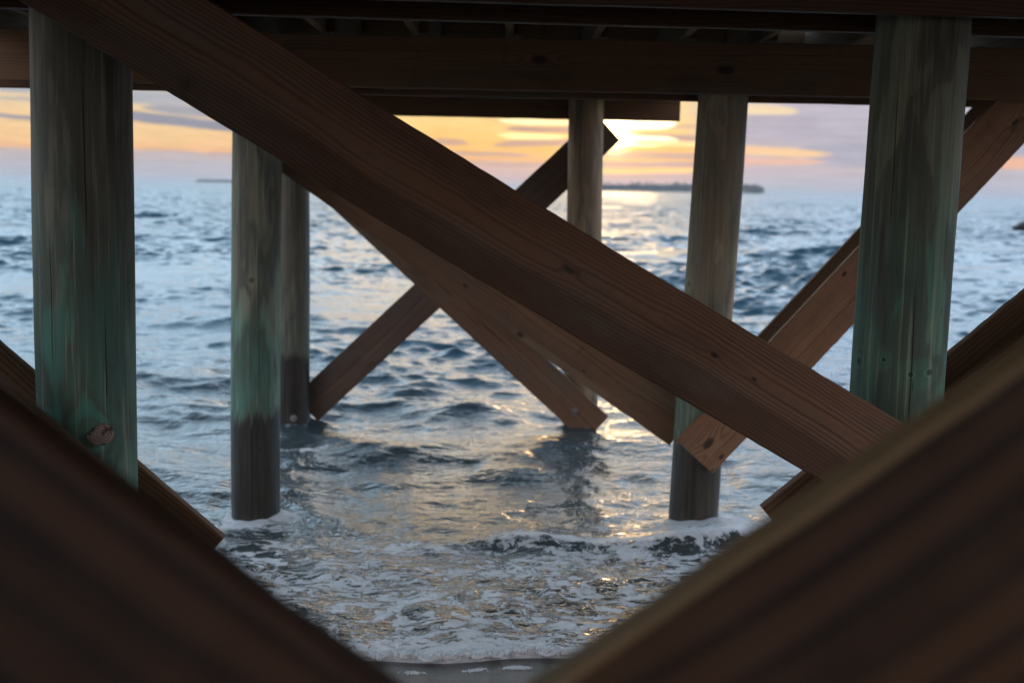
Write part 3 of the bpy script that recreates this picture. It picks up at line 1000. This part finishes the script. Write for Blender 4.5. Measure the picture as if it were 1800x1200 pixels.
# thin broken flecks on crests further out
# ripple bump: small near, broad far
r1 = n.noise(n.vec(x * 14.0, y * 22.0, 0.0), 1.0, 3, 0.6)
r2 = n.noise(n.vec(x * 1.1, y * 2.4, 4.0), 1.0, 5, 0.62)
r3 = n.noise(n.vec(x * 0.16, y * 0.42, 6.0), 1.0, 3, 0.6)
bump_h = r1 * 0.014 * (1.0 - fa) + fm * 0.010 + lace * fm * 0.040 + tiny * fm * 0.010
def nvec(v, scale, det, rg):
    nd = n.node('ShaderNodeTexNoise'); n.put(nd.inputs['Vector'], v)
    nd.inputs['Scale'].default_value = scale; nd.inputs['Detail'].default_value = det; nd.inputs['Roughness'].default_value = rg
    a_, b__, c_ = n.xyz(S(n, nd.outputs['Color']))
    return a_ - 0.5, b__ - 0.5
a1, b1_ = nvec(n.vec(x * 1.8, y * 3.2, 1.0), 1.0, 4.0, 0.65)
a2, b2_ = nvec(n.vec(x * 0.10, y * 0.30, 5.0), 1.0, 3.0, 0.6)
geo = n.node('ShaderNodeNewGeometry')
tilt = n.vec((a1 * 2.4 + a2 * 0.4) * fa, (b1_ * 4.0 + b2_ * 0.7) * fa, 0.0)
va = n.node('ShaderNodeVectorMath', operation='ADD')
n.l.new(geo.outputs['Normal'], va.inputs[0]); n.put(va.inputs[1], tilt)
vn = n.node('ShaderNodeVectorMath', operation='NORMALIZE'); n.l.new(va.outputs[0], vn.inputs[0])
b1 = n.node('ShaderNodeBump'); n.l.new(vn.outputs[0], b1.inputs['Normal']); b1.inputs['Strength'].default_value = 1.0; b1.inputs['Distance'].default_value = 1.0
n.put(b1.inputs['Height'], bump_h)
wat = n.node('ShaderNodeBsdfPrincipled')
n.put(wat.inputs['Base Color'], n.mix(n.ss(y, 6.0, 14.0), (0.060, 0.075, 0.075), (0.018, 0.065, 0.092)))
n.put(wat.inputs['Roughness'], fa * 0.20 + 0.045)
wat.inputs['IOR'].default_value = 1.34
n.l.new(b1.outputs[0], wat.inputs['Normal'])
fb = n.node('ShaderNodeBsdfPrincipled')
n.put(fb.inputs['Base Color'], n.mix(n.ss(val, 0.52, 0.85), (0.50, 0.53, 0.55), (0.92, 0.93, 0.95)))
fb.inputs['Roughness'].default_value = 0.55
n.l.new(b1.outputs[0], fb.inputs['Normal'])
mx = n.node('ShaderNodeMixShader')
n.put(mx.inputs[0], fm * 0.96)
n.l.new(wat.outputs[0], mx.inputs[1]); n.l.new(fb.outputs[0], mx.inputs[2])
o_ = n.node('ShaderNodeOutputMaterial'); n.l.new(mx.outputs[0], o_.inputs[0])
sea = link("sea", me, m)
tag(sea, kind='structure')

# ------------------------------------------------------------------ bubbles along the swash edge
mfoam, n = new_mat("sea_foam")
t = n.node('ShaderNodeTexCoord')
nn = n.noise(S(n, t.outputs['Object']), 40, 3, 0.6)
finish(mfoam, n, n.mix(nn, (0.80, 0.81, 0.82), (0.55, 0.57, 0.58)), 0.25, None, 0.3, 0.01, 0.5)
rb = random.Random(9)
ico = bmesh.new(); bmesh.ops.create_icosphere(ico, subdivisions=1, radius=1.0)
iv = np.array([v.co[:] for v in ico.verts]); ico.verts.index_update()
itri = np.array([[v.index for v in f.verts] for f in ico.faces]); ico.free()
V, F = [], []
cnt = 0
for i in range(12500):
    X_ = rb.uniform(-1.3, 1.3)
    e = float(edge_y(np.array(X_)))
    t_ = rb.random()
    if i < 11500:
        wv_ = 0.6 + 0.5 * mnoise.noise(Vector((X_ * 5, 0, 3))) + 0.5 * mnoise.noise(Vector((X_ * 17, 0, 8)))
        dyy = 0.012 + abs(rb.gauss(0, 0.034)) * max(wv_, 0.12) + 0.012 * math.sin(X_ * 31) + 0.01 * math.sin(X_ * 77)
        r_ = rb.choice([0.002, 0.003, 0.004, 0.005, 0.006, 0.009]) * rb.uniform(0.8, 1.3)
        zz_ = 0.012 + 0.020 * math.exp(-((dyy - 0.02) / 0.018) ** 2) * rb.random() * max(wv_, 0.3)
    else:
        # stranded patches on the wet sand
        cx = rb.choice([-0.62, -0.50, -0.1, 0.02, 0.05, 0.31, 0.34, -0.3, 0.2])
        X_ = cx + rb.gauss(0, 0.016); e = float(edge_y(np.array(X_)))
        dyy = -0.075 - 0.03 * abs(math.sin(cx * 37)) + rb.gauss(0, 0.007)
        r_ = rb.uniform(0.0015, 0.004)
        zz_ = -dyy * 0.055 + r_ * 0.3
    V.append(iv * r_ + np.array([X_, e + dyy, zz_])); F.append(itri + cnt * len(iv)); cnt += 1
me = bpy.data.meshes.new("foam_edge")
me.from_pydata(np.concatenate(V).tolist(), [], np.concatenate(F).tolist())
for p in me.polygons: p.use_smooth = True
fe = link("foam", me, mfoam)
tag(fe, "frothy white bubbles along the wave's edge on the wet sand", "foam", kind='stuff')

# ------------------------------------------------------------------ ROCK off to the right
m, n = new_mat("dark_rock")
t = n.node('ShaderNodeTexCoord')
nn = n.noise(S(n, t.outputs['Object']), 3, 6, 0.65)
finish(m, n, n.mix(nn, (0.015, 0.015, 0.016), (0.06, 0.058, 0.055)), 0.5, nn, 0.8, 0.15)
bm = bmesh.new(); bmesh.ops.create_icosphere(bm, subdivisions=5, radius=1.0)
for v in bm.verts:
    q = v.co.copy()
    f = 1 + 0.35 * mnoise.noise(q * 1.3 + Vector((3, 1, 2))) + 0.16 * mnoise.noise(q * 3.1) + 0.07 * mnoise.noise(q * 8)
    v.co = Vector((q.x * 1.15 * f, q.y * 0.9 * f, q.z * 0.62 * f))
me = bpy.data.meshes.new("rock"); bm.to_mesh(me); bm.free()
rk_ = link("rock", me, m); rk_.location = (22.15, 53.5, 0.18)
tag(rk_, "dark wet rock breaking the waves at the far right edge", "rock")

# ------------------------------------------------------------------ ISLANDS
m, n = new_mat("island_soil")
t = n.node('ShaderNodeTexCoord')
nn = n.noise(S(n, t.outputs['Object']), 0.05, 4, 0.6)
finish(m, n, n.mix(nn, (0.05, 0.055, 0.05), (0.09, 0.085, 0.07)), 0.9)
mt, n = new_mat("far_foliage")
t = n.node('ShaderNodeTexCoord')
nn = n.noise(S(n, t.outputs['Object']), 0.15, 4, 0.6)
finish(mt, n, n.mix(nn, (0.035, 0.045, 0.045), (0.075, 0.085, 0.075)), 0.9)


def island(x0, x1, Y, depth, hgt):
    nx, ny = 120, 16
    gx = np.linspace(x0, x1, nx); gy = np.linspace(Y, Y + depth, ny)
    X, Y_ = np.meshgrid(gx, gy)
    tx_, ty_ = (X - x0) / (x1 - x0), (Y_ - Y) / depth
    Z = hgt * np.clip(1 - np.abs(2 * tx_ - 1) ** 8, 0, 1) * np.clip(1 - np.abs(2 * ty_ - 1) ** 4, 0, 1)
    Z = Z * (0.8 + 0.2 * np.sin(X * 0.05) * np.sin(X * 0.021 + 1)) - 0.3
    o = link("island", grid_mesh("island", X, Y_, Z), m)
    tag(o, kind='structure')


island(60, 492, 2480, 160, 5.0)
island(-1130, -985, 4500, 120, 3.0)


def wood(name, specs, seed):
    rnd = random.Random(seed)
    V, F = [], []
    base = 0
    for (x, y, h, r) in specs:
        # ragged crown of small leaf clumps round a thin trunk
        for q in range(14):
            cx, cy = x + rnd.gauss(0, r * 0.45), y + rnd.gauss(0, r * 0.4)
            cz = h * rnd.uniform(0.30, 1.0)
            s = r * rnd.uniform(0.16, 0.42) * (1.15 - 0.6 * cz / h)
            vv = iv * np.array([s * rnd.uniform(.8, 1.5), s, s * rnd.uniform(.6, 1.1)])
            vv = vv * (1 + 0.3 * np.array([rnd.uniform(-1, 1) for _ in range(len(iv))])[:, None])
            V.append(vv + np.array([cx, cy, cz])); F.append(itri + base); base += len(iv)
        tr = np.array([[x - .25, y, 0], [x + .25, y, 0], [x, y + .3, 0], [x, y, h * 0.95]])
        V.append(tr); F.append(np.array([[0, 1, 3], [1, 2, 3], [2, 0, 3]]) + base); base += 4
    me = bpy.data.meshes.new(name)
    me.from_pydata(np.concatenate(V).tolist(), [], np.concatenate(F).tolist())
    return link(name, me, mt)


rt = random.Random(21)
sp = []
for i in range(620):
    x = 70 + 415 * (rt.random() ** 0.7)
    t_ = (x - 70) / 415
    h = 10 + 8.0 * t_ + rt.uniform(-1.5, 1.8)
    if t_ < 0.8 and rt.random() < 0.12: h += rt.uniform(3, 8.0)
    if t_ > 0.975: h *= 0.75
    sp.append((x, 2480 + rt.uniform(20, 130), h, rt.uniform(3.0, 6.0)))
wd = wood("distant_wood", sp, 3)
tag(wd, "low grey wooded island on the horizon right of the sun", "wood", kind='stuff')
sp = [(rt.uniform(-1120, -995), 4500 + rt.uniform(20, 100), rt.uniform(7, 11), rt.uniform(5, 9)) for i in range(120)]
wd = wood("distant_wood", sp, 4)
tag(wd, "faint thin wooded strip on the horizon left of the big brace", "wood", kind='stuff')

# ------------------------------------------------------------------ HAZE
HAZE = True
if HAZE:
    bm = bmesh.new(); bmesh.ops.create_cube(bm, size=1.0)
    for v in bm.verts:
        v.co = Vector((v.co.x * 40000, v.co.y * 34000, v.co.z * 32))
    me = bpy.data.meshes.new("haze"); bm.to_mesh(me); bm.free()
    m = bpy.data.materials.new("sea_air"); m.use_nodes = True
    nt = m.node_tree; nt.nodes.clear()
    pv = nt.nodes.new('ShaderNodeVolumePrincipled')
    pv.inputs['Color'].default_value = (0.86, 0.88, 0.92, 1)
    pv.inputs['Density'].default_value = 0.00011
    pv.inputs['Anisotropy'].default_value = 0.35
    oo = nt.nodes.new('ShaderNodeOutputMaterial')
    nt.links.new(pv.outputs[0], oo.inputs['Volume'])
    hz = link("haze", me, m)
    hz.location = (0, 0, 14.0)
    tag(hz, kind='stuff')
